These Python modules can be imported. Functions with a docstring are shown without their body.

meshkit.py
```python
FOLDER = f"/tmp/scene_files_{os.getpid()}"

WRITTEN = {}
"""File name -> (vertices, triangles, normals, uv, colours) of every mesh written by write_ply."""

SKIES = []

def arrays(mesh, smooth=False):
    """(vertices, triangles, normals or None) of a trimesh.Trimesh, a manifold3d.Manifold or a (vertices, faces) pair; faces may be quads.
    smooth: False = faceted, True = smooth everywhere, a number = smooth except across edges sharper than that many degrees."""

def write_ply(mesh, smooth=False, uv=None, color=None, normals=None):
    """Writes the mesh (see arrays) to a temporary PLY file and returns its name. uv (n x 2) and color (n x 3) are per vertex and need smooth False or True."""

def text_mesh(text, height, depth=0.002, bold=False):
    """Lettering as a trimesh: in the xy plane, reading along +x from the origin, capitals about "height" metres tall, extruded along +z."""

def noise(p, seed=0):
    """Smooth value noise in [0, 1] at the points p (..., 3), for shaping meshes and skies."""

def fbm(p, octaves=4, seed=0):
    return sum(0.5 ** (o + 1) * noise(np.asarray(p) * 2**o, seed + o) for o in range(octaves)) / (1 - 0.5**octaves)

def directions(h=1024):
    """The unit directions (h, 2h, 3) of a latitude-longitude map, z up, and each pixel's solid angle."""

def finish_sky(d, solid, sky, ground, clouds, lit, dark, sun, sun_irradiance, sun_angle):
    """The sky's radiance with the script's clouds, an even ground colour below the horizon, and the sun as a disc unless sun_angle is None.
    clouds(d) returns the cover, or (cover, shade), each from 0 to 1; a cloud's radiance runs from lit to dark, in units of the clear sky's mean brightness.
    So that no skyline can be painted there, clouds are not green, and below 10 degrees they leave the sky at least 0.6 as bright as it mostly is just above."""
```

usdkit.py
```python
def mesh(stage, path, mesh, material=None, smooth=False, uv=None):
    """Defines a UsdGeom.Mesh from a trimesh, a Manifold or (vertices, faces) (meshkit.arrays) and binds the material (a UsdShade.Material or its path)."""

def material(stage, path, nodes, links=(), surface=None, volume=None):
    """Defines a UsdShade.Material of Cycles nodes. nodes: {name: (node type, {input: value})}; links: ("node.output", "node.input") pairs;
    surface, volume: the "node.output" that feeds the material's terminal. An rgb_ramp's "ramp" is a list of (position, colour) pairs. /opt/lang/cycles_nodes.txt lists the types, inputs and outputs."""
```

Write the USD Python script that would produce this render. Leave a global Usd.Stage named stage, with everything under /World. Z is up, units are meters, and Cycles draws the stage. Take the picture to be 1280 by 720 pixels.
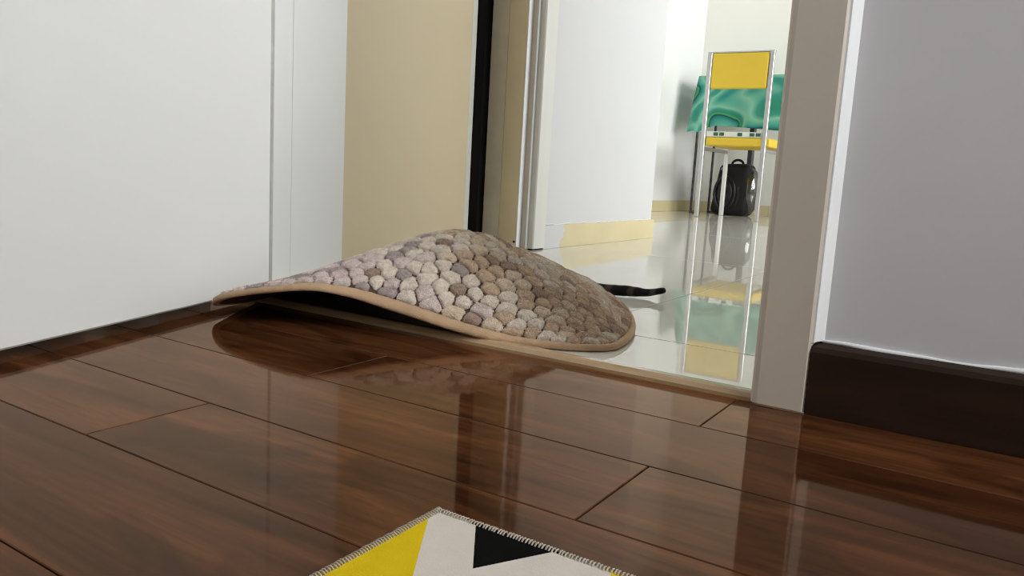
import math, random
import numpy as np
import trimesh, manifold3d
from manifold3d import Manifold
from scipy.spatial import Voronoi, cKDTree
from scipy.interpolate import CubicSpline, PchipInterpolator
import shapely.geometry as sg
from shapely import affinity
import usdkit, meshkit
from pxr import Usd, UsdGeom, UsdLux, UsdShade, Gf, Sdf, Vt

stage = Usd.Stage.CreateInMemory()
UsdGeom.SetStageUpAxis(stage, UsdGeom.Tokens.z)
UsdGeom.SetStageMetersPerUnit(stage, 1.0)
W = UsdGeom.Xform.Define(stage, '/World')
stage.SetDefaultPrim(W.GetPrim())
UsdGeom.Scope.Define(stage, '/World/Looks')
rng = np.random.default_rng(7)
random.seed(7)

# ------------------------------------------------------------ camera
# a phone held 21 cm above the floor: x runs along the doorway, y through it, z up
F_PX, PITCH, ROLL, YAW, CAM_H = 977.9, 0.148346, 0.0566816, -0.561736, 0.21
cy_, sy_ = math.cos(YAW), math.sin(YAW)
fwd = np.array([sy_*math.cos(PITCH), cy_*math.cos(PITCH), -math.sin(PITCH)])
r0 = np.array([cy_, -sy_, 0.0]); u0 = np.cross(r0, fwd)
right = math.cos(ROLL)*r0 + math.sin(ROLL)*u0
up = -math.sin(ROLL)*r0 + math.cos(ROLL)*u0
cam = UsdGeom.Camera.Define(stage, '/World/camera')
cam.AddTransformOp().Set(Gf.Matrix4d(*right, 0, *up, 0, *(-fwd), 0, 0, 0, CAM_H, 1))
cam.CreateHorizontalApertureAttr(36.0); cam.CreateVerticalApertureAttr(20.25)
cam.CreateFocalLengthAttr(36.0*F_PX/1280)
cam.CreateClippingRangeAttr(Gf.Vec2f(0.02, 60))
cam.CreateExposureAttr(0.0)

# ------------------------------------------------------------ daylight
dome = UsdLux.DomeLight.Define(stage, '/World/sky_light')
dome.CreateIntensityAttr(1.0); dome.CreateColorAttr(Gf.Vec3f(0.9, 0.96, 1.0))

def window_light(name, centre, size, direction, power, color):
    """Daylight that enters through one of the windows: a soft rectangle just outside its glass."""
    l = UsdLux.RectLight.Define(stage, '/World/' + name)
    l.CreateWidthAttr(size[0]); l.CreateHeightAttr(size[1])
    z = -np.array(direction, float); z /= np.linalg.norm(z)
    x = np.cross([0, 0, 1.0], z); x /= np.linalg.norm(x); y = np.cross(z, x)
    l.AddTransformOp().Set(Gf.Matrix4d(*x, 0, *y, 0, *z, 0, *centre, 1))
    l.CreateIntensityAttr(power); l.CreateColorAttr(Gf.Vec3f(*color))
window_light('window_daylight', (2.08, 0.22, 1.7), (0.85, 1.4), (-1, 0, 0), 23.0, (1.0, 0.985, 0.965))
window_light('window_daylight_001', (1.98, 3.8, 1.45), (2.4, 2.0), (-1, 0, 0), 8.5, (1.0, 0.985, 0.95))

# ------------------------------------------------------------ helpers
used = {}
def path_for(name, parent='/World'):
    k = (str(parent), name); n = used.get(k, 0); used[k] = n + 1
    return f'{parent}/{name}' + (f'_{n:03d}' if n else '')
def obj(name, mesh, mat, parent=None, smooth=False):
    p = parent.GetPath() if parent is not None else '/World'
    return usdkit.mesh(stage, path_for(name, p), mesh, mat, smooth=smooth).GetPrim()
def tag(p, label=None, cat=None, group=None, kind=None):
    for k, v in (('label', label), ('category', cat), ('group', group), ('kind', kind)):
        if v: p.SetCustomDataByKey(k, v)
    return p
def thing(name, label, cat, loc=(0, 0, 0), kind=None):
    x = UsdGeom.Xform.Define(stage, path_for(name))
    if any(loc): x.AddTranslateOp().Set(Gf.Vec3d(*map(float, loc)))
    return tag(x.GetPrim(), label, cat, None, kind)
cat_ = trimesh.util.concatenate
def box(x0, x1, y0, y1, z0, z1):
    b = trimesh.creation.box((x1-x0, y1-y0, z1-z0)); b.apply_translation(((x0+x1)/2, (y0+y1)/2, (z0+z1)/2)); return b
def bbox(x0, x1, y0, y1, z0, z1, r=0.003):
    """A box with chamfered edges."""
    pts = []
    for sx, a, ia in ((1, x0, 1), (-1, x1, -1)):
        for b, ib in ((y0, 1), (y1, -1)):
            for c, ic in ((z0, 1), (z1, -1)):
                pts += [(a, b+ib*r, c+ic*r), (a+ia*r, b, c+ic*r), (a+ia*r, b+ib*r, c)]
    return trimesh.Trimesh(pts).convex_hull
def rbox(x0, x1, y0, y1, z0, z1, r, seg=16):
    """A box with rounded edges."""
    s = Manifold.sphere(r, seg)
    return Manifold.batch_hull([s.translate((x, y, z)) for x in (x0+r, x1-r) for y in (y0+r, y1-r) for z in (z0+r, z1-r)])
def extr(poly, z0, z1):
    m = trimesh.creation.extrude_polygon(poly, z1-z0, engine='earcut'); m.apply_translation((0, 0, z0)); return m
def tube(pts, r, n=8, closed=False):
    pts = np.asarray(pts, float); rr = np.broadcast_to(r, len(pts))
    t = np.gradient(pts, axis=0) if not closed else np.roll(pts, -1, 0)-np.roll(pts, 1, 0)
    t /= np.linalg.norm(t, axis=1)[:, None]
    a = np.array([0, 0, 1.0]) if abs(t[0][2]) < .9 else np.array([1.0, 0, 0])
    V = []
    for p, d, q in zip(pts, t, rr):
        a = a - d*(a@d); a /= np.linalg.norm(a); b = np.cross(d, a)
        ang = np.arange(n)*2*np.pi/n
        V.append(p + q*(np.cos(ang)[:, None]*a + np.sin(ang)[:, None]*b))
    V = np.concatenate(V); Fc = []; m = len(pts)
    for i in range(m if closed else m-1):
        for k in range(n):
            A, B = i*n+k, i*n+(k+1) % n; C, D = ((i+1) % m)*n+(k+1) % n, ((i+1) % m)*n+k
            Fc += [(A, B, C), (A, C, D)]
    if not closed:
        c0, c1 = len(V), len(V)+1; V = np.vstack([V, pts[0], pts[-1]])
        for k in range(n):
            Fc += [(c0, (k+1) % n, k), (c1, (m-1)*n+k, (m-1)*n+(k+1) % n)]
    return trimesh.Trimesh(V, Fc, process=False)

def mat(name, color, rough=0.5, var=0.0, var_scale=6.0, bump=0.0, bump_scale=120.0, spec=0.5, metallic=0.0, color2=None, coat=0.0, coat_rough=0.03, sheen=0.0, detail=3.0, stretch=(1, 1, 1)):
    c = np.array(color, float); c2 = np.array(color2, float) if color2 is not None else c*(1-var)
    n = {'g': ('geometry', {}), 'mp': ('mapping', {'scale': stretch}), 'n': ('noise_texture', {'scale': var_scale, 'detail': detail, 'roughness': 0.6}),
         'r': ('rgb_ramp', {'ramp': [(0.32, tuple(c2)), (0.68, tuple(c))]}),
         'p': ('principled_bsdf', {'roughness': rough, 'specular_ior_level': spec, 'metallic': metallic, 'coat_weight': coat, 'coat_roughness': coat_rough, 'sheen_weight': sheen})}
    l = [('g.position', 'mp.vector'), ('mp.vector', 'n.vector'), ('n.fac', 'r.fac'), ('r.color', 'p.base_color')]
    if bump:
        n['bn'] = ('noise_texture', {'scale': bump_scale, 'detail': 3.0}); n['b'] = ('bump', {'strength': bump, 'distance': 0.002})
        l += [('g.position', 'bn.vector'), ('bn.fac', 'b.height'), ('b.normal', 'p.normal')]
    return usdkit.material(stage, '/World/Looks/'+name, n, l, surface='p.BSDF')

# ------------------------------------------------------------ materials
M = {}
M['paint'] = mat('wall_paint', (.80, .80, .80), .75, .03, 2.5, .05, 180)
M['paint_cool'] = mat('wall_paint_cool', (.70, .69, .72), .7, .05, 5, .09, 70)
M['paint_hall'] = mat('hall_paint', (.88, .88, .88), .7, .03, 2, .1, 160)  # paler copy, puts the far wall's stronger light into the colour
M['paint_hall_near'] = mat('hall_paint_near', (.66, .66, .675), .7, .03, 2, .1, 160)  # same hall paint darkened, so the near wall reads less lit
M['paint_warm'] = mat('hall_paint_warm', (.90, .88, .82), .75, .03, 2)
M['ceiling'] = mat('ceiling_paint', (.82, .82, .80), .9)
M['door_white'] = mat('door_white', (.74, .75, .745), .35, .02, 1.5, .05, 60)
M['cream_door'] = mat('cream_door', (.61, .51, .345), .4, .05, 2, .04, 50)
M['casing'] = mat('casing_paint', (.63, .565, .48), .45, .06, 4, .08, 90)
M['casing_side'] = mat('caulk_white', (.85, .86, .88), .6, .04, 20)  # caulk, and the light that frame edges catch, both as white colour
M['jamb_cream'] = mat('jamb_cream', (.90, .79, .60), .4, .12, 14, .06, 70)
M['jamb_tan'] = mat('jamb_tan', (.92, .77, .51), .4, .08, 9, .06, 70)
M['lipping'] = mat('pale_lipping', (.56, .57, .53), .35)
M['trim_white'] = mat('trim_white', (.74, .73, .70), .35, .03, 8)
M['skirt_yellow'] = mat('skirting_yellow', (.72, .62, .38), .35, .07, 7)
M['dark'] = mat('dark_closet', (.03, .03, .03), .9)  # near-black colour paints in the darkness of the unlit room
M['seal'] = mat('grey_seal', (.42, .42, .42), .4, .15, 60)
M['black'] = mat('black_gap', (.01, .01, .01), .8)  # black colour standing for the dark inside narrow openings
M['subfloor'] = mat('subfloor', (.02, .012, .008), .9)
M['grout'] = mat('grout', (.12, .115, .105), .8)
M['brown_board'] = mat('dark_brown_board', (.035, .016, .009), .6, .4, 5, .05, 60, spec=.15, stretch=(1, 8, 8))
M['brass'] = mat('threshold_tan', (.44, .29, .15), .25, .25, 9, stretch=(1, 6, 6), coat=.8, coat_rough=.12)
M['tile'] = mat('tile_gloss', (.78, .75, .67), .02, .04, 3, spec=.62)
M['steel'] = mat('brushed_steel', (.50, .50, .50), .35, .1, 30, metallic=.8)
M['alu'] = mat('white_aluminium', (.72, .72, .72), .35, .05, 20, metallic=.25)
M['yellow'] = mat('yellow_vinyl', (.72, .50, .03), .45, .05, 8, .1, 300)
M['dark_green'] = mat('dark_green_insert', (.03, .10, .06), .5)
M['pale_strap'] = mat('pale_strap', (.70, .72, .64), .5)
M['black_leg'] = mat('black_metal', (.02, .02, .022), .35)
M['table'] = mat('table_board', (.35, .32, .28), .5)
M['nylon'] = mat('black_nylon', (.012, .012, .013), .55, .3, 40, .2, 400, spec=.2)
M['rubber'] = mat('black_gloss_trim', (.012, .012, .013), .3, spec=.35)
M['rug_white'] = mat('rug_white', (.64, .575, .52), .95, .06, 60, .15, 900, spec=.1)
M['rug_yellow'] = mat('rug_yellow', (.66, .47, .008), .95, .06, 60, .15, 900, spec=.1)
M['rug_black'] = mat('rug_black', (.004, .004, .004), .95, .06, 60, .15, 900, spec=.05)
M['stitch'] = mat('overlock_thread', (.50, .43, .36), .9, .2, 300)
M['binding'] = mat('mat_binding', (.50, .33, .20), .85, .12, 60, .5, 700)
M['backing'] = mat('mat_backing', (.11, .065, .055), .95, .4, 200, .5, 700)
M['fur_hidden'] = M['nylon']
def pile(name, a, b):
    n = {'g': ('geometry', {}), 'n': ('noise_texture', {'scale': 130.0, 'detail': 5.0, 'roughness': .7}),
         'n2': ('noise_texture', {'scale': 30.0, 'detail': 2.0}), 'mx': ('math', {'math_type': 'multiply_add', 'value2': .55, 'value3': 0.0}),
         'ad': ('math', {'math_type': 'multiply_add', 'value2': .45}),
         'r': ('rgb_ramp', {'ramp': [(.33, tuple(np.array(b)*.7)), (.5, b), (.68, a)]}),
         'bn': ('noise_texture', {'scale': 420.0, 'detail': 4.0, 'roughness': .7}), 'bp': ('bump', {'strength': .9, 'distance': .0035}),
         'p': ('principled_bsdf', {'roughness': .95, 'specular_ior_level': .1, 'sheen_weight': .25, 'sheen_roughness': .5})}
    return usdkit.material(stage, '/World/Looks/'+name, n, [('g.position', 'n.vector'), ('g.position', 'n2.vector'), ('g.position', 'bn.vector'),
        ('n.fac', 'mx.value1'), ('n2.fac', 'ad.value1'), ('mx.value', 'ad.value3'), ('ad.value', 'r.fac'), ('r.color', 'p.base_color'), ('bn.fac', 'bp.height'), ('bp.normal', 'p.normal')], surface='p.BSDF')
M['pile_cream'] = pile('pile_cream', (.93, .85, .76), (.82, .72, .62))
M['pile_rose'] = pile('pile_rose', (.88, .77, .73), (.72, .60, .57))
M['pile_tan'] = pile('pile_tan', (.80, .62, .46), (.65, .48, .35))
M['pile_mid'] = pile('pile_mid', (.88, .75, .61), (.77, .63, .49))
M['pile_mauve'] = pile('pile_mauve', (.60, .51, .49), (.43, .355, .34))
M['pile_brown'] = pile('pile_brown', (.60, .45, .35), (.46, .33, .26))

def mixed_pile():
    n = {'g': ('geometry', {}), 'a': ('attribute', {'attribute': 'yarn'}), 'n': ('noise_texture', {'scale': 130.0, 'detail': 5.0, 'roughness': .7}),
         'r': ('rgb_ramp', {'ramp': [(.33, (.72, .70, .68)), (.6, (1, 1, 1))]}), 'm': ('mix_color', {'blend_type': 'multiply', 'fac': 1.0}),
         'bn': ('noise_texture', {'scale': 420.0, 'detail': 4.0, 'roughness': .7}), 'bp': ('bump', {'strength': .9, 'distance': .0035}),
         'p': ('principled_bsdf', {'roughness': .95, 'specular_ior_level': .1, 'sheen_weight': .25, 'sheen_roughness': .5})}
    return usdkit.material(stage, '/World/Looks/pile_mixed', n, [('g.position', 'n.vector'), ('g.position', 'bn.vector'), ('n.fac', 'r.fac'), ('a.color', 'm.a'), ('r.color', 'm.b'), ('m.result', 'p.base_color'), ('bn.fac', 'bp.height'), ('bp.normal', 'p.normal')], surface='p.BSDF')
M['pile_mixed'] = mixed_pile()

def wood_material():
    """Reddish brown laminate: long grain along x with knots, different on every plank, under a clear gloss."""
    n = {'g': ('geometry', {}), 'oi': ('object_info', {}), 'k': ('math', {'math_type': 'multiply', 'value2': 37.0}),
         'cx': ('combine_xyz', {}), 'add': ('vector_math', {'math_type': 'add'}),
         'mp': ('mapping', {'scale': (1.6, 11.0, 1.0)}), 'n1': ('noise_texture', {'scale': 1.6, 'detail': 5.0, 'roughness': .6, 'distortion': 1.3}),
         'mp2': ('mapping', {'scale': (3.0, 70.0, 1.0)}), 'n2': ('noise_texture', {'scale': 2.2, 'detail': 4.0, 'roughness': .65, 'distortion': .4}),
         'mp3': ('mapping', {'scale': (2.2, 5.0, 1.0)}), 'n3': ('noise_texture', {'scale': 1.7, 'detail': 2.0, 'distortion': 2.4}),
         'r1': ('rgb_ramp', {'ramp': [(.26, (.026, .009, .0045)), (.45, (.062, .022, .0085)), (.6, (.102, .037, .0138)), (.78, (.155, .060, .023))]}),
         'r2': ('rgb_ramp', {'ramp': [(.3, (.78, .75, .73)), (.55, (1, 1, 1)), (.75, (1.1, 1.1, 1.08))]}),
         'r3': ('rgb_ramp', {'ramp': [(.36, (.45, .42, .42)), (.5, (1, 1, 1))]}),
         'm1': ('mix_color', {'blend_type': 'multiply', 'fac': 1.0, 'use_clamp': False}), 'm2': ('mix_color', {'blend_type': 'multiply', 'fac': .8}),
         'tone': ('map_range', {'from_min': 0.0, 'from_max': 1.0, 'to_min': .78, 'to_max': 1.18}),
         'h': ('hsv', {}), 'bp': ('bump', {'strength': .05, 'distance': .001}),
         'bn': ('noise_texture', {'scale': 9.0, 'detail': 2.0}),
         'p': ('diffuse_bsdf', {}), 'gl': ('glossy_bsdf', {'color': (1.0, .77, .60), 'roughness': .05}), 'fr': ('fresnel', {'IOR': 1.35}), 'fm': ('math', {'math_type': 'multiply', 'value2': .9}), 'mx': ('mix_closure', {})}
    l = [('oi.random', 'k.value1'), ('k.value', 'cx.x'), ('k.value', 'cx.y'), ('g.position', 'add.vector1'), ('cx.vector', 'add.vector2')]
    for i in '123':
        mp = 'mp' + ('' if i == '1' else i)
        l += [('add.vector', mp+'.vector'), (mp+'.vector', f'n{i}.vector'), (f'n{i}.fac', f'r{i}.fac')]
    l += [('r1.color', 'm1.a'), ('r2.color', 'm1.b'), ('m1.result', 'm2.a'), ('r3.color', 'm2.b'), ('m2.result', 'h.color'),
          ('oi.random', 'tone.value'), ('tone.result', 'h.value'), ('h.color', 'p.color'), ('g.position', 'bn.vector'), ('bn.fac', 'bp.height'), ('bp.normal', 'gl.normal'), ('fr.fac', 'fm.value1'), ('fm.value', 'mx.fac'), ('p.BSDF', 'mx.closure1'), ('gl.BSDF', 'mx.closure2')]
    return usdkit.material(stage, '/World/Looks/laminate', n, l, surface='mx.closure')
M['wood'] = wood_material()

def agate_material():
    """Green marbled cloth print: wandering teal, mint and deep green bands."""
    n = {'g': ('geometry', {}), 'mp': ('mapping', {'scale': (1.0, 1.0, 1.5), 'rotation': (0.0, 0.5, 0.0), 'location': (.9, 0, .55)}),
         'n': ('noise_texture', {'scale': 1.9, 'detail': 1.5, 'roughness': .4, 'distortion': .9}),
         'f': ('math', {'math_type': 'multiply', 'value2': 7.0}), 'fr': ('math', {'math_type': 'fraction'}),
         'r': ('rgb_ramp', {'ramp': [(0, (.015, .13, .13)), (.10, (.03, .26, .23)), (.32, (.11, .42, .33)), (.5, (.24, .54, .40)), (.62, (.05, .31, .25)), (.78, (.03, .25, .16)), (.9, (.10, .38, .15)), (.97, (.008, .06, .08)), (1, (.015, .13, .13))]}),
         'p': ('principled_bsdf', {'roughness': .7, 'specular_ior_level': .2}), 't': ('translucent_bsdf', {}), 'mx': ('mix_closure', {'fac': .15})}
    return usdkit.material(stage, '/World/Looks/agate_cloth', n, [('g.position', 'mp.vector'), ('mp.vector', 'n.vector'), ('n.fac', 'f.value1'), ('f.value', 'fr.value1'), ('fr.value', 'r.fac'),
        ('r.color', 'p.base_color'), ('r.color', 't.color'), ('p.BSDF', 'mx.closure1'), ('t.BSDF', 'mx.closure2')], surface='mx.closure')
M['agate'] = agate_material()

def clear_material():
    n = {'t': ('transparent_bsdf', {'color': (.86, .88, .90)}), 'g': ('glossy_bsdf', {'roughness': .06, 'color': (1, 1, 1)}), 'f': ('fresnel', {'IOR': 2.3}), 'm': ('mix_closure', {})}
    return usdkit.material(stage, '/World/Looks/clear_plastic', n, [('f.fac', 'm.fac'), ('t.BSDF', 'm.closure1'), ('g.BSDF', 'm.closure2')], surface='m.closure')
M['clear'] = clear_material()
def pane_material():
    n = {'t': ('transparent_bsdf', {'color': (.97, .98, .98)}), 'g': ('glossy_bsdf', {'roughness': .0}), 'f': ('fresnel', {'IOR': 1.45}), 'm': ('mix_closure', {})}
    return usdkit.material(stage, '/World/Looks/window_pane', n, [('f.fac', 'm.fac'), ('t.BSDF', 'm.closure1'), ('g.BSDF', 'm.closure2')], surface='m.closure')
M['pane'] = pane_material()

def cat_material():
    """Black and brown tabby bands across the tail (object x runs along the body)."""
    n = {'g': ('geometry', {}), 'w': ('wave_texture', {'wave_type': 'bands', 'bands_direction': 'x', 'scale': 9.5, 'distortion': 1.2, 'detail': 2.0, 'detail_scale': 3.0, 'phase': 1.2}),
         'r': ('rgb_ramp', {'ramp': [(0, (.004, .003, .003)), (.72, (.008, .006, .005)), (.95, (.07, .055, .045))]}),
         'bn': ('noise_texture', {'scale': 500.0, 'detail': 3.0}), 'b': ('bump', {'strength': .7, 'distance': .002}),
         'p': ('principled_bsdf', {'roughness': .75, 'sheen_weight': .1, 'specular_ior_level': .2})}
    return usdkit.material(stage, '/World/Looks/tabby_fur', n, [('g.position', 'w.vector'), ('w.fac', 'r.fac'), ('r.color', 'p.base_color'), ('g.position', 'bn.vector'), ('bn.fac', 'b.height'), ('b.normal', 'p.normal')], surface='p.BSDF')
M['fur'] = cat_material()

# ------------------------------------------------------------ setting: floors
floor = thing('floor', 'glossy reddish brown laminate plank floor of the near room', 'floor', kind='structure')
obj('subfloor', box(-1.75, 2.0, -2.65, 0.757, -.03, -.009), M['subfloor'], floor)
ROW, LEN = 0.1135, 0.80
rows = [0.7555 - ROW*0.985*k for k in range(31)]
edges = [0.7565, 0.645, 0.5265, 0.4105, 0.3035]
while edges[-1] > -2.6: edges.append(edges[-1]-0.1135)
for i in range(len(edges)-1):
    y1, y0 = edges[i], edges[i+1]
    j0 = (-0.206, -0.563, -0.203, -0.556)[i] if i < 4 else (-0.21 if i % 2 == 0 else -0.56) + random.uniform(-.05, .05)
    xs = [j0 + LEN*k for k in range(-3, 5)]
    xs = sorted({max(-1.74, min(1.99, x)) for x in xs} | {-1.74, 1.99})
    for a, b in zip(xs, xs[1:]):
        if b-a < .01: continue
        g, c = .0005, .0006
        top = [(a+g+c, y0+g+c, 0), (b-g-c, y0+g+c, 0), (b-g-c, y1-g-c, 0), (a+g+c, y1-g-c, 0)]
        mid = [(a+g, y0+g, -c), (b-g, y0+g, -c), (b-g, y1-g, -c), (a+g, y1-g, -c)]
        bot = [(x, y, -.0085) for x, y, _ in mid]
        obj('plank', trimesh.Trimesh(top+mid+bot).convex_hull, M['wood'], floor)

tf = thing('tile_floor', 'polished pale cream tile floor beyond the doorway', 'floor', kind='structure')
obj('grout_bed', box(-2.1, 2.0, 0.775, 5.6, -.03, -.0006), M['grout'], tf)
TY = [0.78, 0.968, 2.015, 3.06, 4.105, 5.15, 5.56]
TX = [-2.08, -1.54, -0.492, 0.555, 1.6, 1.99]
for a, b in zip(TX, TX[1:]):
    for c, d in zip(TY, TY[1:]):
        obj('tile', bbox(a+.0012, b-.0012, c+.0012, d-.0012, -.008, 0, .0003), M['tile'], tf)

th = thing('trim_1', 'tan metal edged threshold strip between planks and tiles', 'threshold', kind='structure')
prof = sg.Polygon([(0.7565, -.004), (0.7565, .0035), (.7595, .0075), (.763, .0090), (.774, .0085), (.7765, .0045), (.7765, -.004)])
s = extr(prof, -1.04, -.192); s.apply_transform(np.array([[0, 0, 1, 0], [1, 0, 0, 0], [0, 1, 0, 0], [0, 0, 0, 1.0]]))
obj('strip', s, M['brass'], th)

# ------------------------------------------------------------ setting: near room walls
H = 2.65
def struct(name, mesh, m, label, cat): return tag(obj(name, mesh, m), label, cat, kind='structure')
struct('wall_back', cat_([box(-.155, 2.12, .772, .90, -.03, H), box(-1.7, -.155, .772, .90, 2.1, H), box(-1.82, -1.07, .772, .90, -.03, 2.1)]), M['paint_cool'], 'cool grey white wall with dark baseboard right of the doorway', 'wall')
struct('wall_left', box(-1.30, -1.18, -2.7, .772, -.03, H), M['paint'], 'plain white left wall of the near room', 'wall')
struct('wall_front', box(-1.82, 2.12, -2.8, -2.66, -.03, H), M['paint'], 'plain white wall behind the camera', 'wall')
def wall_with_window(name, x0, x1, y0, y1, wy0, wy1, z0, z1, m, label):
    struct(name, cat_([box(x0, x1, y0, wy0, -.03, H), box(x0, x1, wy1, y1, -.03, H), box(x0, x1, wy0, wy1, -.03, z0), box(x0, x1, wy0, wy1, z1, H)]), m, label, 'wall')
wall_with_window('wall_right', 2.0, 2.12, -2.66, .772, -.2, .65, 1.0, 2.4, M['paint'], 'white right wall of the near room around a window')
struct('ceiling', box(-1.82, 2.12, -2.8, .90, H, H+.1), M['ceiling'], 'plain white ceiling of the near room', 'ceiling')
def window(name, x, y0, y1, z0, z1, n, label):
    w = thing(name, label, 'window', kind='structure')
    t = .045
    fr = [box(x, x+.06, y0, y1, z0, z0+t), box(x, x+.06, y0, y1, z1-t, z1)] + [box(x, x+.06, a, a+t, z0+t, z1-t) for a in np.linspace(y0, y1-t, n+1)]
    for f in fr: obj('window_frame', f, M['trim_white'], w)
    for a, b in zip(np.linspace(y0, y1-t, n+1), np.linspace(y0, y1-t, n+1)[1:]):
        obj('pane', box(x+.025, x+.031, a+t, b, z0+t, z1-t), M['pane'], w)
window('window_1', 2.0, -.2, .65, 1.0, 2.4, 1, 'white framed window in the right wall of the near room')

# dark baseboard and the caulk along its top
bb = thing('baseboard_right', 'dark brown wooden baseboard under the grey white wall', 'baseboard', kind='structure')
prof = sg.Polygon([(.751, 0.0005), (.751, .060), (.7535, .0645), (.772, .067), (.772, 0.0005)])
s = extr(prof, -.1418, 1.99); s.apply_transform(np.array([[0, 0, 1, 0], [1, 0, 0, 0], [0, 1, 0, 0], [0, 0, 0, 1.0]]))
obj('board', s, M['brown_board'], bb)
xs = np.linspace(-.136, 1.98, 120)
pts = np.stack([xs, .7705+0*xs, .0672+.0006*np.sin(xs*37)+.0005*np.sin(xs*91)], 1)
tag(obj('caulk_line', tube(pts, .0021+.0006*np.sin(xs*53), 7), M['casing_side'], bb, True), 'white caulk line')

# right door casing; its white outer edge is caulk plus painted-in light
tr = thing('trim_2', 'beige grey painted casing on the right side of the doorway', 'door casing', kind='structure')
c = sg.Polygon([(-.193, .755), (-.190, .7515), (-.186, .7505), (-.1445, .7505), (-.1425, .7525), (-.1425, .7715), (-.193, .7715)])
obj('casing_board', extr(c, .0015, 2.16), M['casing'], tr)
tag(obj('caulk_edge', extr(sg.Polygon([(-.1428, .7535), (-.1405, .7535), (-.1395, .762), (-.1345, .7722), (-.1425, .7722)]), .068, 2.16), M['casing_side'], tr), 'outer edge, white for caulk and painted light')
obj('jamb_lining', box(-.190, -.1545, .772, .915, -.001, 2.12), M['jamb_tan'], tr)
obj('head_casing', box(-1.07, -.193, .7505, .7715, 2.10, 2.16), M['casing'], tr)

# ------------------------------------------------------------ setting: open white door on the left
LD = np.array([-0.304, 0.953, 0]); LD /= np.linalg.norm(LD)
hinge = np.array([-0.939, 0.799, 0.0]); nrm = np.array([LD[1], -LD[0], 0])
door = thing('door_1', 'wide open white door leaf at the left, black gap beneath', 'door', kind='structure')
def leafbox(a0, a1, t0, t1, z0, z1, r):
    """a: along the leaf from its free edge towards the hinge; t: behind its visible face."""
    m = bbox(a0, a1, t0, t1, z0, z1, r)
    T = np.eye(4); T[:3, 0] = LD; T[:3, 1] = -nrm; T[:3, 2] = np.cross(LD, -nrm); T[:3, 3] = hinge
    if T[2, 2] < 0:
        T[:3, 2] *= -1; m.apply_transform(T); m.invert(); return m
    m.apply_transform(T); return m
obj('leaf', leafbox(-.80, 0, 0, .04, .012, 2.07, .0025), M['door_white'], door)
obj('seal_strip', leafbox(.0018, .0105, .001, .036, .016, 2.06, .002), M['seal'], door)
tag(obj('hinge', cat_([leafbox(.003, .012, .006, .034, z, z+.09, .002) for z in (.28, 1.1, 1.85)]), M['steel'], door), 'steel hinges')
k = cat_([leafbox(-.745, -.69, -.006, 0, 1.0, 1.16, .003), leafbox(-.725, -.60, -.05, -.035, 1.06, 1.08, .005), leafbox(-.725, -.71, -.05, -.003, 1.06, 1.08, .003)])
tag(obj('handle', k, M['steel'], door), 'steel lever handle')

# left side of the hall: jamb, beige door, stepped casing, white wall
LW = -1.095
tr3 = thing('trim_3', 'white painted lining on the left side of the doorway', 'door lining', kind='structure')
obj('lining_board', bbox(-1.12, -1.046, .7725, .935, .0, 2.1, .0015), M['door_white'], tr3)
obj('lining_post', bbox(-1.12, -1.048, .9355, 1.062, .0, 2.1, .0015), M['door_white'], tr3)

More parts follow.
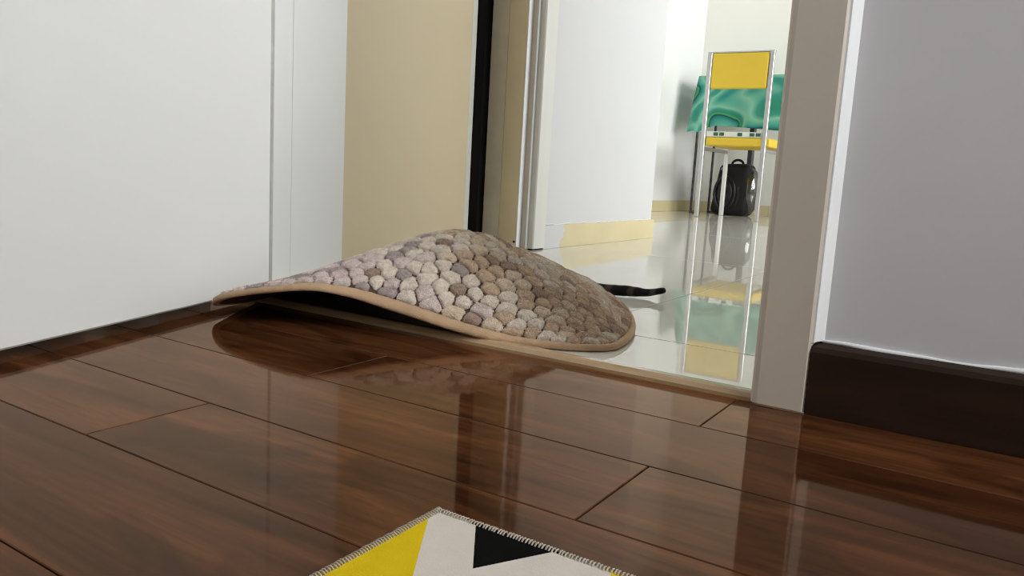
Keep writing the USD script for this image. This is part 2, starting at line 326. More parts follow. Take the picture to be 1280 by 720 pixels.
d2 = thing('door_2', 'cream door standing ajar in the left hall wall', 'door', kind='structure')
def leaf2():
    h = np.array([-1.062, 1.068]); e = np.array([-1.192, 1.672]); d = (e-h)/np.linalg.norm(e-h); n = np.array([d[1], -d[0]])
    L = np.linalg.norm(e-h); R = .022; t = .038
    arc = [(L-R+R*math.sin(a), -R+R*math.cos(a)) for a in np.linspace(0, math.pi/2*.98, 9)]
    prof = [(0.0, -t), (0.0, -.003), (.003, 0)] + arc + [(L, -t)]
    return sg.Polygon([tuple(h + d*a + n*b) for a, b in prof])
lf = leaf2(); e_ = np.array([-1.192, 1.672]); lip = sg.Point(*e_).buffer(.046)
obj('leaf', extr(lf.difference(lip.buffer(.0004)), .008, 2.07), M['cream_door'], d2, 30)
tag(obj('edge_lipping', extr(lf.intersection(lip), .008, 2.07), M['lipping'], d2, 30), 'rounded white edge')  # paler colour along the rounded free edge of the leaf
obj('handle', Manifold.batch_hull([Manifold.sphere(.012, 16).translate((-1.125, 1.62, 1.05)), Manifold.sphere(.01, 16).translate((-1.12, 1.53, 1.05))]), M['steel'], d2, 30)

tr4 = thing('trim_4', 'cream stepped door frame beside the black gap', 'door frame', kind='structure')
YA, YB, YC, YD = 1.7768, 1.799, 1.8094, 1.871
def frame_piece(poly): return extr(sg.Polygon(poly), .003, 2.12)
obj('jamb', frame_piece([(-1.226, YA), (-1.1735, YA), (-1.1735, YD-.01), (-1.226, YD-.01)]), M['jamb_cream'], tr4)
obj('jamb', frame_piece([(-1.1725, YA+.0006), (-1.1195, YA+.0006), (-1.1176, YA+.0025), (-1.1176, YD-.01), (-1.1725, YD-.01)]), M['jamb_tan'], tr4)
obj('stop', frame_piece([(-1.1140, YB), (-1.1005, YB), (-1.1005, YD-.01), (-1.1140, YD-.01)]), M['casing'], tr4)
for x, y in ((-1.1174, YA+.001), (-1.1003, YB+.0003)): tag(obj('edge_bead', frame_piece([(x, y+.0006), (x+.0006, y), (x+.0026, y), (x+.0033, y+.0008), (x+.0033, YD-.012), (x, YD-.012)]), M['casing_side'], tr4), 'white strip painted as light on the step edge')  # white strips paint in the light caught by the stepped edges
m = frame_piece([(-1.0968, YC), (-1.083, YC), (-1.080, YC+.003), (-1.080, YD), (-1.0968, YD)]); m.vertices[:, 2] = np.where(m.vertices[:, 2] < .1, .0045, m.vertices[:, 2])
obj('casing_board', m, M['trim_white'], tr4)
tag(obj('shadow_gap', box(-1.0975, -1.083, YC+.003, YD-.001, .0002, .0044), M['black'], tr4), 'black strip painted as the shade under the casing')  # black fill paints the shade in the slit below the casing
tag(obj('screw_hole', trimesh.creation.icosphere(2, .0035).apply_translation((-1.1215, YA+.0015, .022)), M['black'], tr4, True), 'small black hole')

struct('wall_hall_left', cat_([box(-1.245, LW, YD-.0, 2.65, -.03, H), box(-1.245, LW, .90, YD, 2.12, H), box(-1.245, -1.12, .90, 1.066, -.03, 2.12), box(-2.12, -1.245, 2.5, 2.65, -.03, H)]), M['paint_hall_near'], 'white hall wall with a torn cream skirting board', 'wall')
struct('wall_closet', cat_([box(-2.12, -2.0, .90, 2.5, -.03, H), box(-2.0, -1.245, 2.44, 2.4995, -.03, H), box(-2.0, -1.245, .905, 1.0, -.03, H), box(-2.0, -1.2455, 1.0, 2.44, -.03, -.001), box(-2.0, -1.2455, 1.0, 2.44, H-.02, H), box(-1.30, -1.2455, YA, 2.44, -.0005, H-.02)]), M['dark'], 'closet behind the ajar cream door, its darkness painted near black', 'wall')

# skirting on the hall wall: white scraped end, cream rest, with a ragged border
sk = thing('baseboard_hall', 'cream skirting with a ragged white scraped end', 'baseboard', kind='structure')
jag = [(1.966, .0), (1.962, .010), (1.974, .016), (1.969, .021), (1.984, .030), (1.992, .034), (1.983, .038), (1.990, .044), (1.999, .050), (1.988, .056), (1.986, .064)]
TOP = .066
def board(poly):
    m = extr(sg.Polygon(poly), 0, .011)
    T = np.array([[0, 0, 1, LW], [1, 0, 0, 0], [0, 1, 0, 0], [0, 0, 0, 1.0]]); m.apply_transform(T); return m
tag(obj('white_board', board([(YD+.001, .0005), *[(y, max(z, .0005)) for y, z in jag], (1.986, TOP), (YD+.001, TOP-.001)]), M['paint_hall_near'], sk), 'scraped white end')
obj('cream_board', board([(y+.0003, max(z, .0005)) for y, z in jag] + [(1.9863, TOP), (2.655, TOP), (2.655, .0005)]), M['skirt_yellow'], sk)
xs = np.linspace(1.885, 2.64, 70)
tag(obj('caulk_line', tube(np.stack([LW+.002+0*xs, xs, TOP+.001+.0008*np.sin(xs*60)+.0006*np.sin(xs*131)], 1), .0016, 6), M['casing_side'], sk, True), 'white caulk line')

XF, YBK = -1.98, 5.5
struct('wall_hall_far', box(XF-.12, XF, 2.65, YBK, -.03, H), M['paint_hall'], 'white wall at the far left of the hall, brightness partly in the paint', 'wall')
struct('wall_hall_back', box(XF-.12, 2.0, YBK, YBK+.12, -.03, H), M['paint_warm'], 'warm white end wall behind the green cloth', 'wall')
sk2 = thing('baseboard_far', 'cream tiled skirting at the foot of the far hall wall', 'baseboard', kind='structure')
ys = [2.66, 3.2, 3.75, 4.3, 4.72, 5.2, YBK]
for a, b in zip(ys, ys[1:]): obj('skirting_tile', bbox(XF, XF+.009, a+.0008, b-.0008, .0005, .072, .001), M['skirt_yellow'], sk2)
xs = np.linspace(XF+.01, 1.9, 8)
for a, b in zip(xs, xs[1:]): obj('skirting_tile', bbox(a+.0008, b-.0008, YBK-.009, YBK, .0005, .072, .001), M['skirt_yellow'], sk2)
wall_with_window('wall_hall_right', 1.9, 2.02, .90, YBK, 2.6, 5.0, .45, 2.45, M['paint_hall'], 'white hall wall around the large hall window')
struct('ceiling_hall', box(-2.12, 2.02, .90, YBK+.12, H, H+.1), M['ceiling'], 'plain white ceiling of the hall', 'ceiling')
window('window_2', 1.9, 2.6, 5.0, .45, 2.45, 3, 'large white framed window in the right hall wall')

# ------------------------------------------------------------ pebble pattern mat
C0 = np.array([-.941, .703]); DD = np.array([.9755, .2202]); NN = np.array([-.2202, .9755])
def P3(s, o, z): return np.array([*(C0 + DD*s + NN*o), z])
front = [(.061, -.100, .0165), (.085, -.101, .025), (.115, -.102, .034), (.163, -.102, .044), (.221, -.090, .051), (.256, -.072, .0455), (.302, -.055, .033), (.345, -.050, .024), (.383, -.042, .0145), (.425, -.036, .0075), (.470, -.022, .002), (.520, -.006, .0006), (.568, 0, .0005)]
ridge = [(.027, .070, .0005), (.045, .080, .006), (.068, .100, .018), (.095, .120, .024), (.123, .140, .036), (.164, .165, .057), (.211, .18, .080), (.253, .19, .0985), (.290, .195, .106), (.327, .20, .103), (.373, .20, .0895), (.424, .20, .0725), (.474, .20, .0465), (.510, .19, .028), (.538, .18, .012), (.556, .175, .004), (.572, .17, .0008)]
back = [(-.034, .25, .0005), (.15, .31, .001), (.3, .35, .004), (.385, .37, .027), (.43, .372, .032), (.47, .37, .016), (.508, .372, .0005)]
def curve(c):
    P = np.array([P3(*q) for q in c]); d = np.r_[0, np.cumsum(np.linalg.norm(np.diff(P, axis=0), axis=1))]; t = d/d[-1]
    return [PchipInterpolator(t, P[:, k]) for k in range(3)], d[-1]
cf, lf = curve(front); cr, lr = curve(ridge); cb, lb = curve(back)
MA, MB = 0.615, 0.40                     # size of the mat laid flat
def surf(a, b):
    """Point of the mat's underside over its flat coordinates a (0..MA along the front), b (0..MB towards the back)."""
    t = np.clip(np.asarray(a, float)/MA, 0, 1); v = np.clip(np.asarray(b, float)/MB, 0, 1)
    f = np.stack([c(t) for c in cf], -1); r = np.stack([c(t) for c in cr], -1); k = np.stack([c(t) for c in cb], -1)
    vm = .54
    w0 = (v-vm)*(v-1)/(vm); w1 = v*(v-1)/(vm*(vm-1)); w2 = v*(v-vm)/(1-vm)
    p = w0[..., None]*f + w1[..., None]*r + w2[..., None]*k
    p[..., 2] = np.maximum(p[..., 2], .0005)
    p[..., 2] += .0022*(meshkit.noise(np.stack([t*9, v*6, 0*t], -1), 3)-.5)*np.sin(np.pi*v)*(p[..., 2] > .004)
    return p
def frame(a, b):
    e = .002
    p = surf(a, b); n = np.cross(surf(a+e, b)-surf(a-e, b), surf(a, b+e)-surf(a, b-e)); n /= np.linalg.norm(n, axis=-1)[..., None]
    n = np.where(n[..., 2:] < 0, -n, n); return p, n
def lift(a, b, h):
    p, n = frame(np.asarray(a, float), np.asarray(b, float)); return p + n*np.asarray(h, float)[..., None]
RC = .055
outline = sg.box(RC, RC, MA-RC, MB-RC).buffer(RC, quad_segs=12)
BW = .0105
mt = thing('door_mat', 'plush pebble pattern doormat humped up across the doorway', 'mat')
# backing: a grid of the outline, two sided and 5 mm thick
def sheet(poly, h0, h1, step=.0075):
    ring = np.array(poly.exterior.segmentize(step).coords)[:-1]
    xs, ys = np.meshgrid(np.arange(0, MA, step), np.arange(0, MB, step)); g = np.stack([xs.ravel(), ys.ravel()], 1)
    inner = poly.buffer(-step*.6); import shapely
    g = g[shapely.contains_xy(inner, g[:, 0], g[:, 1])]
    pts = np.vstack([ring, g])
    from scipy.spatial import Delaunay
    tri = Delaunay(pts).simplices; cen = pts[tri].mean(1); tri = tri[shapely.contains_xy(poly, cen[:, 0], cen[:, 1])]
    ar = np.cross(pts[tri[:, 1]]-pts[tri[:, 0]], pts[tri[:, 2]]-pts[tri[:, 0]]); tri[ar < 0] = tri[ar < 0][:, ::-1]
    n = len(pts); top = lift(pts[:, 0], pts[:, 1], np.full(n, h1)); bot = lift(pts[:, 0], pts[:, 1], np.full(n, h0))
    k = len(ring); i = np.arange(k); j = (i+1) % k
    side = np.vstack([np.stack([i+n, j+n, j], 1), np.stack([i+n, j, i], 1)])
    return trimesh.Trimesh(np.vstack([top, bot]), np.vstack([tri, tri[:, ::-1]+n, side]), process=False)
tag(obj('backing', sheet(outline.buffer(-.003), .0004, .0052), M['backing'], mt, 40), 'dark woven ground between the pebbles')
ring = np.array(outline.exterior.segmentize(.006).coords)[:-1]
cen = np.roll(ring, -1, 0)-np.roll(ring, 1, 0); cen /= np.linalg.norm(cen, axis=1)[:, None]; inn = np.stack([-cen[:, 1], cen[:, 0]], 1)
if not outline.contains(sg.Point(ring[0]+inn[0]*.01)): inn = -inn
prof = [(.0105, .0050), (.0102, .0066), (.0085, .0078), (.005, .0080), (.002, .0070), (.0002, .0045), (.0004, .0015), (.002, .0002), (.0105, .0000)]
V = np.concatenate([lift(*(ring+inn*d).T, np.full(len(ring), h) + (.0004*np.sin(np.arange(len(ring))*1.7) if h > .004 else 0)) for d, h in prof]); nR = len(ring); Fc = []
for q in range(len(prof)):
    q2 = (q+1) % len(prof)
    for i in range(nR):
        j = (i+1) % nR; Fc += [(q*nR+i, q2*nR+i, q2*nR+j), (q*nR+i, q2*nR+j, q*nR+j)]
bm = trimesh.Trimesh(V, Fc, process=False)
if bm.volume < 0: bm.invert()
tag(obj('binding', bm, M['binding'], mt, 60), 'tan fabric edge binding')
# pebbles: relaxed Voronoi cells, some gathered into flowers
inner = outline.buffer(-BW+.001)
fl = [((.315, .120), .0195), ((.470, .100), .019), ((.175, .085), .0185), ((.235, .215), .019), ((.410, .235), .019), ((.08, .19), .018), ((.375, .045), .0175), ((.25, .04), .017), ((.54, .18), .018)]
seeds, kinds = [], []
for (c, r) in fl:
    seeds.append(c); kinds.append('mauve')
    for q in range(6):
        an = q*2*math.pi/6 + c[0]*9; rr = r*(1+.12*math.sin(q*5)); seeds.append((c[0]+rr*1.32*math.cos(an), c[1]+rr*math.sin(an))); kinds.append('cream')
fixed = len(seeds); tries = 0
while tries < 6000:
    tries += 1
    q = (rng.uniform(0, MA), rng.uniform(0, MB))
    if not inner.contains(sg.Point(q)): continue
    if min(math.hypot((q[0]-s_[0])/1.35, q[1]-s_[1]) for s_ in seeds) < .0122 + .0070*((q[0]*137.3+q[1]*291.7) % 1): continue
    seeds.append(q); kinds.append(None)
S = np.array(seeds)
def cells(S):
    A = np.vstack([S, S*[-1, 1], S*[1, -1], [2*MA, 0]+S*[-1, 1], [0, 2*MB]+S*[1, -1]]) * [1/1.32, 1]; v = Voronoi(A); out = []
    for i in range(len(S)):
        out.append(sg.Polygon(v.vertices[v.regions[v.point_region[i]]]*[1.32, 1]).intersection(inner))
    return out
for it in range(3):
    cl = cells(S)
    for i in range(fixed, len(S)):
        if not cl[i].is_empty: S[i] = .4*S[i] + .6*np.array(cl[i].centroid.coords[0])
cl = cells(S)
rad = [1, .955, .85, .66, .40]
tuft_list = []
for i, poly in enumerate(cl):
    gp = rng.uniform(-.0002, .0008); poly = poly.buffer(-.0045-gp).buffer(.0038, quad_segs=8)
    if poly.is_empty or poly.area < 3e-5: continue
    if poly.geom_type != 'Polygon': poly = max(poly.geoms, key=lambda g: g.area)
    c = np.array(poly.centroid.coords[0]); N = 26
    rg = np.array([poly.exterior.interpolate(q/N, True).coords[0] for q in range(N)]); rg = rg - c
    r_in = math.sqrt(poly.area/math.pi); hh = .0042 + .0026*min(1, r_in/.011)
    pts, hs = [], []
    for q, f in enumerate(rad):
        jit = 1 + (.05*rng.standard_normal(N) if q < 3 else 0)
        pts.append(c + rg*(f*jit)[:, None] if np.ndim(jit) else c+rg*f)
        hs.append(np.full(N, .0045 + hh*(0, .42, .74, .93, 1.02)[q]) + (.0003*rng.standard_normal(N) if q > 0 else 0))
    pts.append(c[None]); hs.append(np.array([.0045+hh*1.05]))
    pts = np.vstack(pts); hs = np.concatenate(hs)
    Fc = []
    for q in range(len(rad)-1):
        for k_ in range(N):
            A, B = q*N+k_, q*N+(k_+1) % N; Fc += [(A, B, B+N), (A, B+N, A+N)]
    l0 = (len(rad)-1)*N
    Fc += [(l0+k_, l0+(k_+1) % N, len(rad)*N) for k_ in range(N)]
    m = trimesh.Trimesh(lift(pts[:, 0], pts[:, 1], hs), Fc, process=False)
    if m.face_normals[:, 2].mean() < 0: m.invert()
    kd = kinds[i]
    n1 = .55*meshkit.noise(np.array([[c[0]*18, c[1]*18, 1.3]]), 5)[0] + .45*rng.random()
    warm = np.clip((c[0]/MA*1.0 + c[1]/MB*.55 - .42)/.55 + .25*(rng.random()-.5), 0, 1) > .5
    if kd == 'cream': kd = ('mid' if rng.random() < .6 else 'tan') if c[0] > .43 else ('cream' if c[0] > .25 else 'rose')
    elif kd == 'mauve' and c[0] > .25: kd = 'brown'
    elif kd is None:
        if warm: kd = 'brown' if n1 < .33 else 'tan' if n1 < .50 else 'mid' if n1 < .64 else 'cream'
        else: kd = 'mauve' if n1 < .44 else 'rose' if n1 < .62 else 'cream'
    vw = np.array([0, 0, CAM_H])-m.triangles_center; seen = np.einsum('ij,ij->i', vw, m.face_normals)*m.area_faces/np.linalg.norm(vw, axis=1)**3
    tuft_list.append((-np.clip(seen, 0, None).sum(), kd, m))
tuft_list.sort(key=lambda q: q[0])
for q, kd, m in tuft_list[:300]: obj('pebble_tuft', m, M['pile_'+kd], mt, True)
YARN = {'cream': (.86, .77, .68), 'rose': (.80, .69, .65), 'tan': (.72, .55, .40), 'mid': (.82, .68, .54), 'mauve': (.52, .43, .41), 'brown': (.43, .31, .24)}
if len(tuft_list) > 300:
    rest = tuft_list[300:]
    rp = tag(obj('rear_pebbles', cat_([q[2] for q in rest]), M['pile_mixed'], mt, True), 'pebbles on the rear slope', kind='stuff')
    UsdGeom.PrimvarsAPI(rp).CreatePrimvar('yarn', Sdf.ValueTypeNames.Color3fArray, 'vertex').Set(Vt.Vec3fArray.FromNumpy(np.concatenate([np.tile(YARN[q[1]], (len(q[2].vertices), 1)) for q in rest]).astype(np.float32)))
# the cut pile that stands on every pebble: short fibres, one set for each yarn colour
for kd in ('cream', 'rose', 'tan', 'mid', 'mauve', 'brown'):
    ms = [q[2] for q in tuft_list if q[1] == kd]
    if not ms: continue
    big = cat_(ms); wgt = np.concatenate([a_.area_faces*np.where(np.arange(len(a_.faces)) >= 52, 1, .12) for a_ in ms]); area = wgt.sum(); cnt = int(area/.27*170000)
    pr = np.cumsum(wgt)/area; fi = np.searchsorted(pr, rng.random(cnt)).clip(0, len(pr)-1)
    u, v = rng.random((2, cnt)); fl_ = u+v > 1; u[fl_], v[fl_] = 1-u[fl_], 1-v[fl_]
    T = big.triangles[fi]; P = T[:, 0] + u[:, None]*(T[:, 1]-T[:, 0]) + v[:, None]*(T[:, 2]-T[:, 0])
    nn_ = big.face_normals[fi] + .45*rng.standard_normal((cnt, 3)); nn_ /= np.linalg.norm(nn_, axis=1)[:, None]
    ln = rng.uniform(.0005, .0014, cnt)[:, None]
    pts = np.stack([P-nn_*.0004, P+nn_*ln*.55, P+nn_*ln+.35*ln*rng.standard_normal((cnt, 3))], 1).reshape(-1, 3)
    pts[:, 2] = np.maximum(pts[:, 2], .0004)
    bc = UsdGeom.BasisCurves.Define(stage, path_for('pile_fibres', mt.GetPath()))
    bc.CreateTypeAttr('linear'); bc.CreatePointsAttr(Vt.Vec3fArray.FromNumpy(pts.astype(np.float32))); bc.CreateCurveVertexCountsAttr(Vt.IntArray.FromNumpy(np.full(cnt, 3, np.int32)))
    bc.CreateWidthsAttr(Vt.FloatArray([.00055])); bc.SetWidthsInterpolation('constant')
    UsdShade.MaterialBindingAPI.Apply(bc.GetPrim()).Bind(M['pile_'+kd]); tag(bc.GetPrim(), kind='stuff')

# ------------------------------------------------------------ kitten under the mat, tail outside
def skeleton(bones, res, it=12):
    m = Manifold.batch_boolean([Manifold.batch_hull([Manifold.sphere(ra, 20).translate(tuple(map(float, a))), Manifold.sphere(rb, 20).translate(tuple(map(float, b)))]) for a, ra, b, rb in bones], manifold3d.OpType.Add)
    q = m.refine_to_length(res).to_mesh(); t = trimesh.Trimesh(q.vert_properties[:, :3], q.tri_verts)
    trimesh.smoothing.filter_taubin(t, lamb=.5, nu=.52, iterations=it); return t
def B(s, o, z): return P3(s, o, z)
tail = [B(.395, .285, .018), B(.43, .345, .0115)] + [np.array(q) for q in [(-.620, 1.226, .0125), (-.592, 1.248, .0108), (-.566, 1.268, .0102), (-.545, 1.279, .0098), (-.532, 1.286, .0092), (-.521, 1.292, .0105), (-.511, 1.297, .0135), (-.504, 1.301, .0150)]]
tr_ = [.014, .0098, .0100, .0098, .0094, .0086, .0072, .0058, .0058, .0054]
bones = [(B(.235, .215, .034), .032, B(.36, .245, .032), .030), (B(.235, .215, .034), .030, B(.190, .195, .026), .016), (B(.190, .195, .026), .016, B(.175, .182, .023), .0195), (B(.175, .182, .021), .0185, B(.155, .172, .018), .010),
         (B(.36, .245, .032), .030, B(.395, .285, .018), .016)]
for o in (-1, 1):
    bones += [(B(.185, .185+o*.012, .034), .006, B(.189, .185+o*.014, .043), .002),
              (B(.225, .215+o*.016, .022), .013, B(.195, .20+o*.026, .009), .008), (B(.195, .20+o*.026, .009), .008, B(.160, .195+o*.028, .008), .0075),
              (B(.365, .245+o*.018, .026), .020, B(.325, .235+o*.036, .014), .013), (B(.325, .235+o*.036, .014), .013, B(.355, .24+o*.040, .0085), .008), (B(.355, .24+o*.040, .0085), .008, B(.315, .235+o*.042, .008), .0078)]
bones += [(tail[i], tr_[i], tail[i+1], tr_[i+1]) for i in range(len(tail)-1)]
km = skeleton(bones, .0045, 8)
nz = (meshkit.fbm(km.vertices*110, 3, 4)-.5)*.0026
km.vertices += km.vertex_normals*nz[:, None]
km.vertices[:, 2] += max(0, .0006-km.vertices[:, 2].min())
kt = thing('kitten', 'black and brown tabby kitten under the mat, striped tail sticking out', 'cat')
obj('body', km, M['fur'], kt, True)

# ------------------------------------------------------------ printed rug in the foreground
RX0, RX1, RY0, RY1, RZ = -.2725, .46, -.55, .3625, .0042
rug = thing('printed_rug', 'flat white rug printed with yellow and black shapes, in the foreground', 'rug')
full = sg.box(RX0+.004, RY0+.004, RX1-.004, RY1-.004)
yel = [sg.Polygon([(RX0, .3485), (-.2685, .3485), (-.2300, .2865), (-.20, .2382), (RX0, .13)]), sg.Polygon([(-.156, .3625), (-.06, .3625), (-.02, .27), (-.10, .24)]),
       sg.Polygon([(.10, .10), (.30, .18), (.22, -.06)]), sg.Polygon([(-.15, -.02), (-.02, .06), (-.10, -.2)])]
blk = [sg.Polygon([(-.2440, .3625), (-.1875, .3625), (-.2135, .3165)]), sg.Polygon([(.02, .3625), (.12, .3625), (.06, .26)]), sg.Polygon([(-.27, .06), (-.18, .04), (-.24, -.10)])]
from shapely.ops import unary_union
white = full.difference(unary_union(yel+blk))
def slab(p, z0, z1): return cat_([extr(g, z0, z1) for g in getattr(p, 'geoms', [p]) if g.area > 1e-7])
tag(obj('white_field', slab(white, .0004, RZ), M['rug_white'], rug), 'white ground')
for p in yel: tag(obj('yellow_shape', slab(p.intersection(full), .0004, RZ), M['rug_yellow'], rug), 'yellow printed shape')
for p in blk: tag(obj('black_shape', slab(p.intersection(full), .0004, RZ), M['rug_black'], rug), 'black printed triangle')
loops = {'stitch': [], 'rug_yellow': [], 'rug_black': []}
def add_stitch(p, t, n):
    th_ = np.linspace(0, 2*np.pi, 9)[:-1]
    pts = np.array([[p[0]+n[0]*.0030*math.cos(a)+t[0]*.0007*math.sin(a*.5), p[1]+n[1]*.0030*math.cos(a)+t[1]*.0007*math.sin(a*.5), .0026+.0026*math.sin(a)] for a in th_])
    return tube(pts, .00058, 5, True)
st, core = [], []
for x in np.arange(RX0+.002, RX1, .0021):
    st.append(add_stitch((x+rng.normal(0, .0002), RY1-.002+rng.normal(0, .0002)), (1, 0), (0, 1)))
for y in np.arange(RY0, RY1-.001, .0021):
    st.append(add_stitch((RX0+.002+rng.normal(0, .0002), y), (0, 1), (1, 0)))
e = tag(obj('edge_stitching', cat_(st), M['stitch'], rug, True), 'grey beige overlock stitching', kind='stuff')
for p, kq in [(full.intersection(sg.box(RX0, RY1-.0045, RX1, RY1)), 0)]: pass
edge_ring = sg.box(RX0+.0006, RY0+.0006, RX1-.0006, RY1-.0006).difference(full)
for nm, geo, mm in (('yellow_print', unary_union(yel), M['rug_yellow']), ('black_print', unary_union(blk), M['rug_black']), ('white_print', None, M['rug_white'])):
    big = sg.box(RX0+.0006, RY0+.0006, RX1-.0006, RY1-.0006)
    g = edge_ring.intersection(geo.buffer(.0045, join_style=2)) if geo is not None else edge_ring.difference(unary_union(yel+blk).buffer(.0045, join_style=2))
    for q in getattr(g, 'geoms', [g]):
        if q.area > 1e-7: obj(nm+'_hem', slab(q, .0006, RZ-.0007), mm, rug)

# ------------------------------------------------------------ chair
ch = thing('dining_chair', 'metal framed chair with yellow back panel and yellow seat', 'chair')
CY, CYF = 4.571, 5.04
XL, XR = -1.600, -1.2425
for x in (XL, XR):
    obj('leg', bbox(x-.013, x+.013, CY-.012, CY+.012, .0005, .955, .003), M['steel'] if x == XL else M['steel'], ch)
    obj('leg', bbox(x-.013, x+.013, CYF-.012, CYF+.012, .0005, .425, .003), M['alu'], ch)
bp_ = rbox(XL+.016, XR-.016, CY-.013, CY+.016, .748, .949, .010)
tag(obj('back_panel', bp_, M['yellow'], ch, 30), 'yellow back panel')
obj('top_rail', bbox(XL-.015, XR+.015, CY-.010, CY+.010, .949, .958, .003), M['steel'], ch)
tag(obj('seat', rbox(XL+.014, XR+.035, CY-.007, CYF+.02, .423, .474, .012), M['yellow'], ch, 30), 'yellow padded seat')
obj('lower_rail', bbox(XL+.015, XR-.015, CY-.006, CY+.010, .475, .505, .002), M['pale_strap'], ch)
nx = 9; wd = (XR-XL-.04)/nx
for q in range(nx):
    if q in (1, 2, 5, 7, 8): obj('slot_insert', bbox(XL+.022+q*wd+.004, XL+.022+(q+1)*wd-.004, CY-.009, CY-.005, .481, .500, .001), M['dark_green'], ch)
obj('side_rail', bbox(XL-.008, XL+.008, CY+.012, CYF-.012, .395, .415, .003), M['steel'], ch)
obj('side_rail', bbox(XR-.008, XR+.008, CY+.012, CYF-.012, .395, .415, .003), M['steel'], ch)

# ------------------------------------------------------------ table and its cloth
TX0, TX1, TYF, TYB, TZ = -1.83, -1.02, 5.06, 5.44, .885
tb = thing('side_table', 'small table with thin black legs under the green cloth', 'table')
obj('tabletop', bbox(TX0, TX1, TYF, TYB, TZ-.03, TZ, .003), M['table'], tb)
for x in (TX0+.012, TX1-.012):
    for y in (TYF+.012, TYB-.012):
        l = obj('leg', bbox(x-.007, x+.007, y-.007, y+.007, .0005, TZ-.03, .002), M['black_leg'], tb)
        obj('foot', bbox(x-.006, x+.06, y-.014, y+.014, .0003, .010, .002) if x < -1.5 else bbox(x-.06, x+.006, y-.014, y+.014, .0003, .010, .002), M['black_leg'], l)
obj('apron', box(TX0+.03, TX1-.03, TYF+.01, TYF+.028, TZ-.10, TZ-.03), M['table'], tb)
obj('centre_post', bbox(-1.56, -1.525, 5.36, 5.40, .0005, TZ-.03, .004), M['black_leg'], tb)

def cloth():
    """Top sheet and hanging sides as one grid: perimeter parameter x drop, with folds and a flared left corner."""
    front = [(x, TYF-.012) for x in np.linspace(TX1+.02, TX0+.03, 60)]
    corner = [(TX0+.02-.032*math.sin(a)-.0, TYF+.02-.032*math.cos(a)) for a in np.linspace(.1, math.pi/2, 10)]
    side = [(TX0-.012, y) for y in np.linspace(TYF+.04, TYB, 24)]
    per = np.array(front+corner+side); t = np.gradient(per, axis=0); t /= np.linalg.norm(t, axis=1)[:, None]; n = np.stack([t[:, 1], -t[:, 0]], 1)
    if n[0][1] > 0: n = -n
    d = np.r_[0, np.cumsum(np.linalg.norm(np.diff(per, axis=0), axis=1))]; cd = d[len(front)+5]
    fx = per[:, 0]
    hem = np.where(np.arange(len(per)) < len(front), .545 + .035*np.clip((-1.25-fx)/.5, 0, 1), .60)
    cornerness = np.exp(-((d-cd)/.09)**2)
    hem = hem - .07*cornerness
    R = 26; V = []
    for k in range(R):
        v = k/(R-1)
        z = TZ+.004 - (TZ+.004-hem)*v
        fold = (.009*np.sin(d*17+.6)+.005*np.sin(d*41))*v**.8 + .040*cornerness*v**.9 + .006*v
        V.append(np.column_stack([per+n*np.maximum(fold, -.006)[:, None], z]))
    V = np.concatenate(V); L = len(per); Fc = []
    for k in range(R-1):
        for i in range(L-1):
            a = k*L+i; Fc += [(a, a+1, a+1+L), (a, a+1+L, a+L)]
    side_m = trimesh.Trimesh(V, Fc, process=False)
    top = extr(sg.Polygon([tuple(p) for p in per]+[(TX1+.02, TYB)]), TZ+.0015, TZ+.0045)
    # thickness for the hanging part
    W2 = V - np.column_stack([np.tile(n, (R, 1))*.0025, np.zeros(len(V))])
    back_m = trimesh.Trimesh(W2, np.array(Fc)[:, ::-1], process=False)
    hemF = []
    o = (R-1)*L; n0 = len(V)
    for i in range(L-1): hemF += [(o+i, o+i+1, n0+o+i+1), (o+i, n0+o+i+1, n0+o+i)]
    return cat_([trimesh.Trimesh(np.vstack([V, W2]), np.vstack([Fc, np.array(Fc)[:, ::-1]+n0, hemF]), process=False), top])
tag(obj('tablecloth', cloth(), M['agate'], None, 50), 'green marbled cloth draped behind the yellow chair', 'tablecloth')

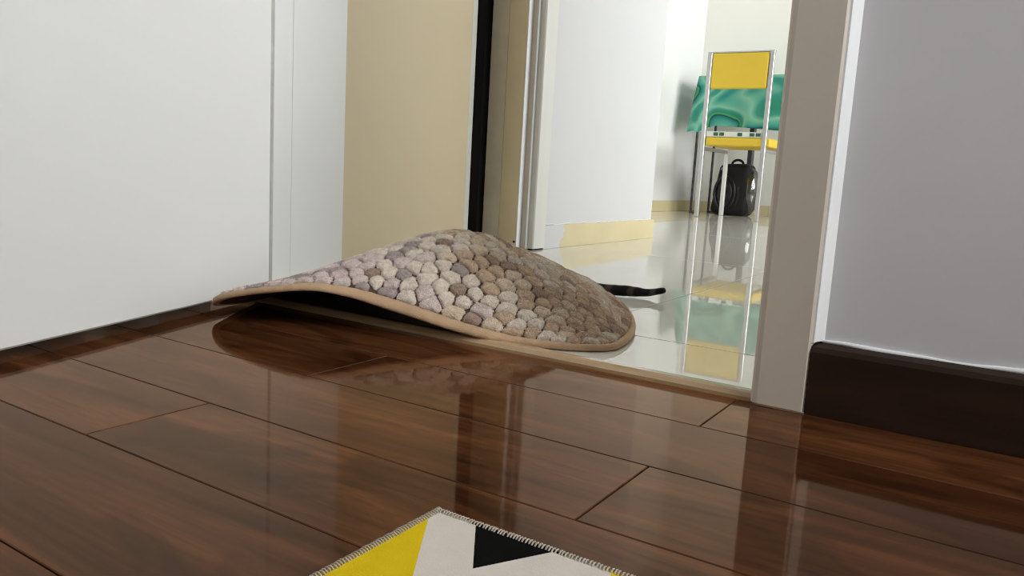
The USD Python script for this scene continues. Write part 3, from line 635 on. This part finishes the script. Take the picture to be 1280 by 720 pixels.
# ------------------------------------------------------------ backpack on the floor
bk = thing('backpack', 'black pet carrier backpack with clear side, behind the chair legs', 'backpack')
def hull_at(pts, r): return Manifold.batch_hull([Manifold.sphere(r, 20).translate(p) for p in pts])
bx0, bx1, by0, by1 = -1.705, -1.468, 5.10, 5.30
body = hull_at([(bx0+.04, by0+.04, .0405), (bx1-.03, by0+.04, .0405), (bx0+.04, by1-.04, .0405), (bx1-.03, by1-.04, .0405),
                (bx0+.075, by0+.05, .295), (bx1-.035, by0+.05, .30), (bx0+.075, by1-.05, .295), (bx1-.035, by1-.05, .30)], .04)
obj('body', body, M['nylon'], bk, 40)
def ell(cx, cz, rx, rz, y, n=36): return [(cx+rx*math.cos(a), y(cz+rz*math.sin(a)), cz+rz*math.sin(a)) for a in np.linspace(0, 2*math.pi, n+1)[:-1]]
yf = lambda z: by0 + .010*max(0, z-.04)/.26 + .001
tag(obj('pocket_rim', tube(ell(-1.612, .145, .066, .105, yf), .010, 10, True), M['rubber'], bk, True), 'oval ring on the front')
pk = trimesh.creation.icosphere(3); pk.apply_scale((.052, .016, .09)); pk.apply_translation((-1.612, by0+.006, .140)); obj('pocket_panel', pk, M['rubber'], bk, True)
tag(obj('side_seam', tube([(-1.532, yf(.06)+.0, .06), (-1.522, yf(.1), .12), (-1.527, yf(.2), .19)], .004, 6), M['rubber'], bk, True))
for x, z in ((-1.640, .298), (-1.622, .308), (-1.552, .292), (-1.542, .305)):
    ey = trimesh.creation.torus(.0085, .0035, 16, 8); ey.apply_transform(trimesh.transformations.rotation_matrix(math.pi/2, (1, 0, 0))); ey.apply_translation((x, by0+.017, z)); obj('eyelet', ey, M['steel'], bk, True)
obj('handle', tube([(-1.607+.075*(1-math.cos(a))/2*1.0, 5.2, .334+.030*math.sin(a)) for a in np.linspace(0, math.pi, 12)], .008, 8), M['nylon'], bk, True)
dome_m = trimesh.creation.icosphere(4); dv = dome_m.vertices.copy(); dome_m = dome_m.slice_plane((0, 0, 0), (1, 0, 0))
dome_m.apply_scale((.068, .088, .150)); dome_m.apply_translation((bx1-.006, 5.2, .165))
tag(obj('clear_bubble', dome_m, M['clear'], bk, True), 'clear bulging plastic window')
rim = tube([(bx1-.006, 5.2+.089*math.cos(a), .165+.151*math.sin(a)) for a in np.linspace(0, 2*math.pi, 37)[:-1]], .0045, 8, True)
obj('bubble_rim', rim, M['rubber'], bk, True)
for s_ in (-1, 1): obj('strap', tube([(-1.567+s_*.05, by1-.005+.035*math.sin(q*math.pi), .30-.25*q) for q in np.linspace(0, 1, 10)], .010, 8), M['nylon'], bk, True)
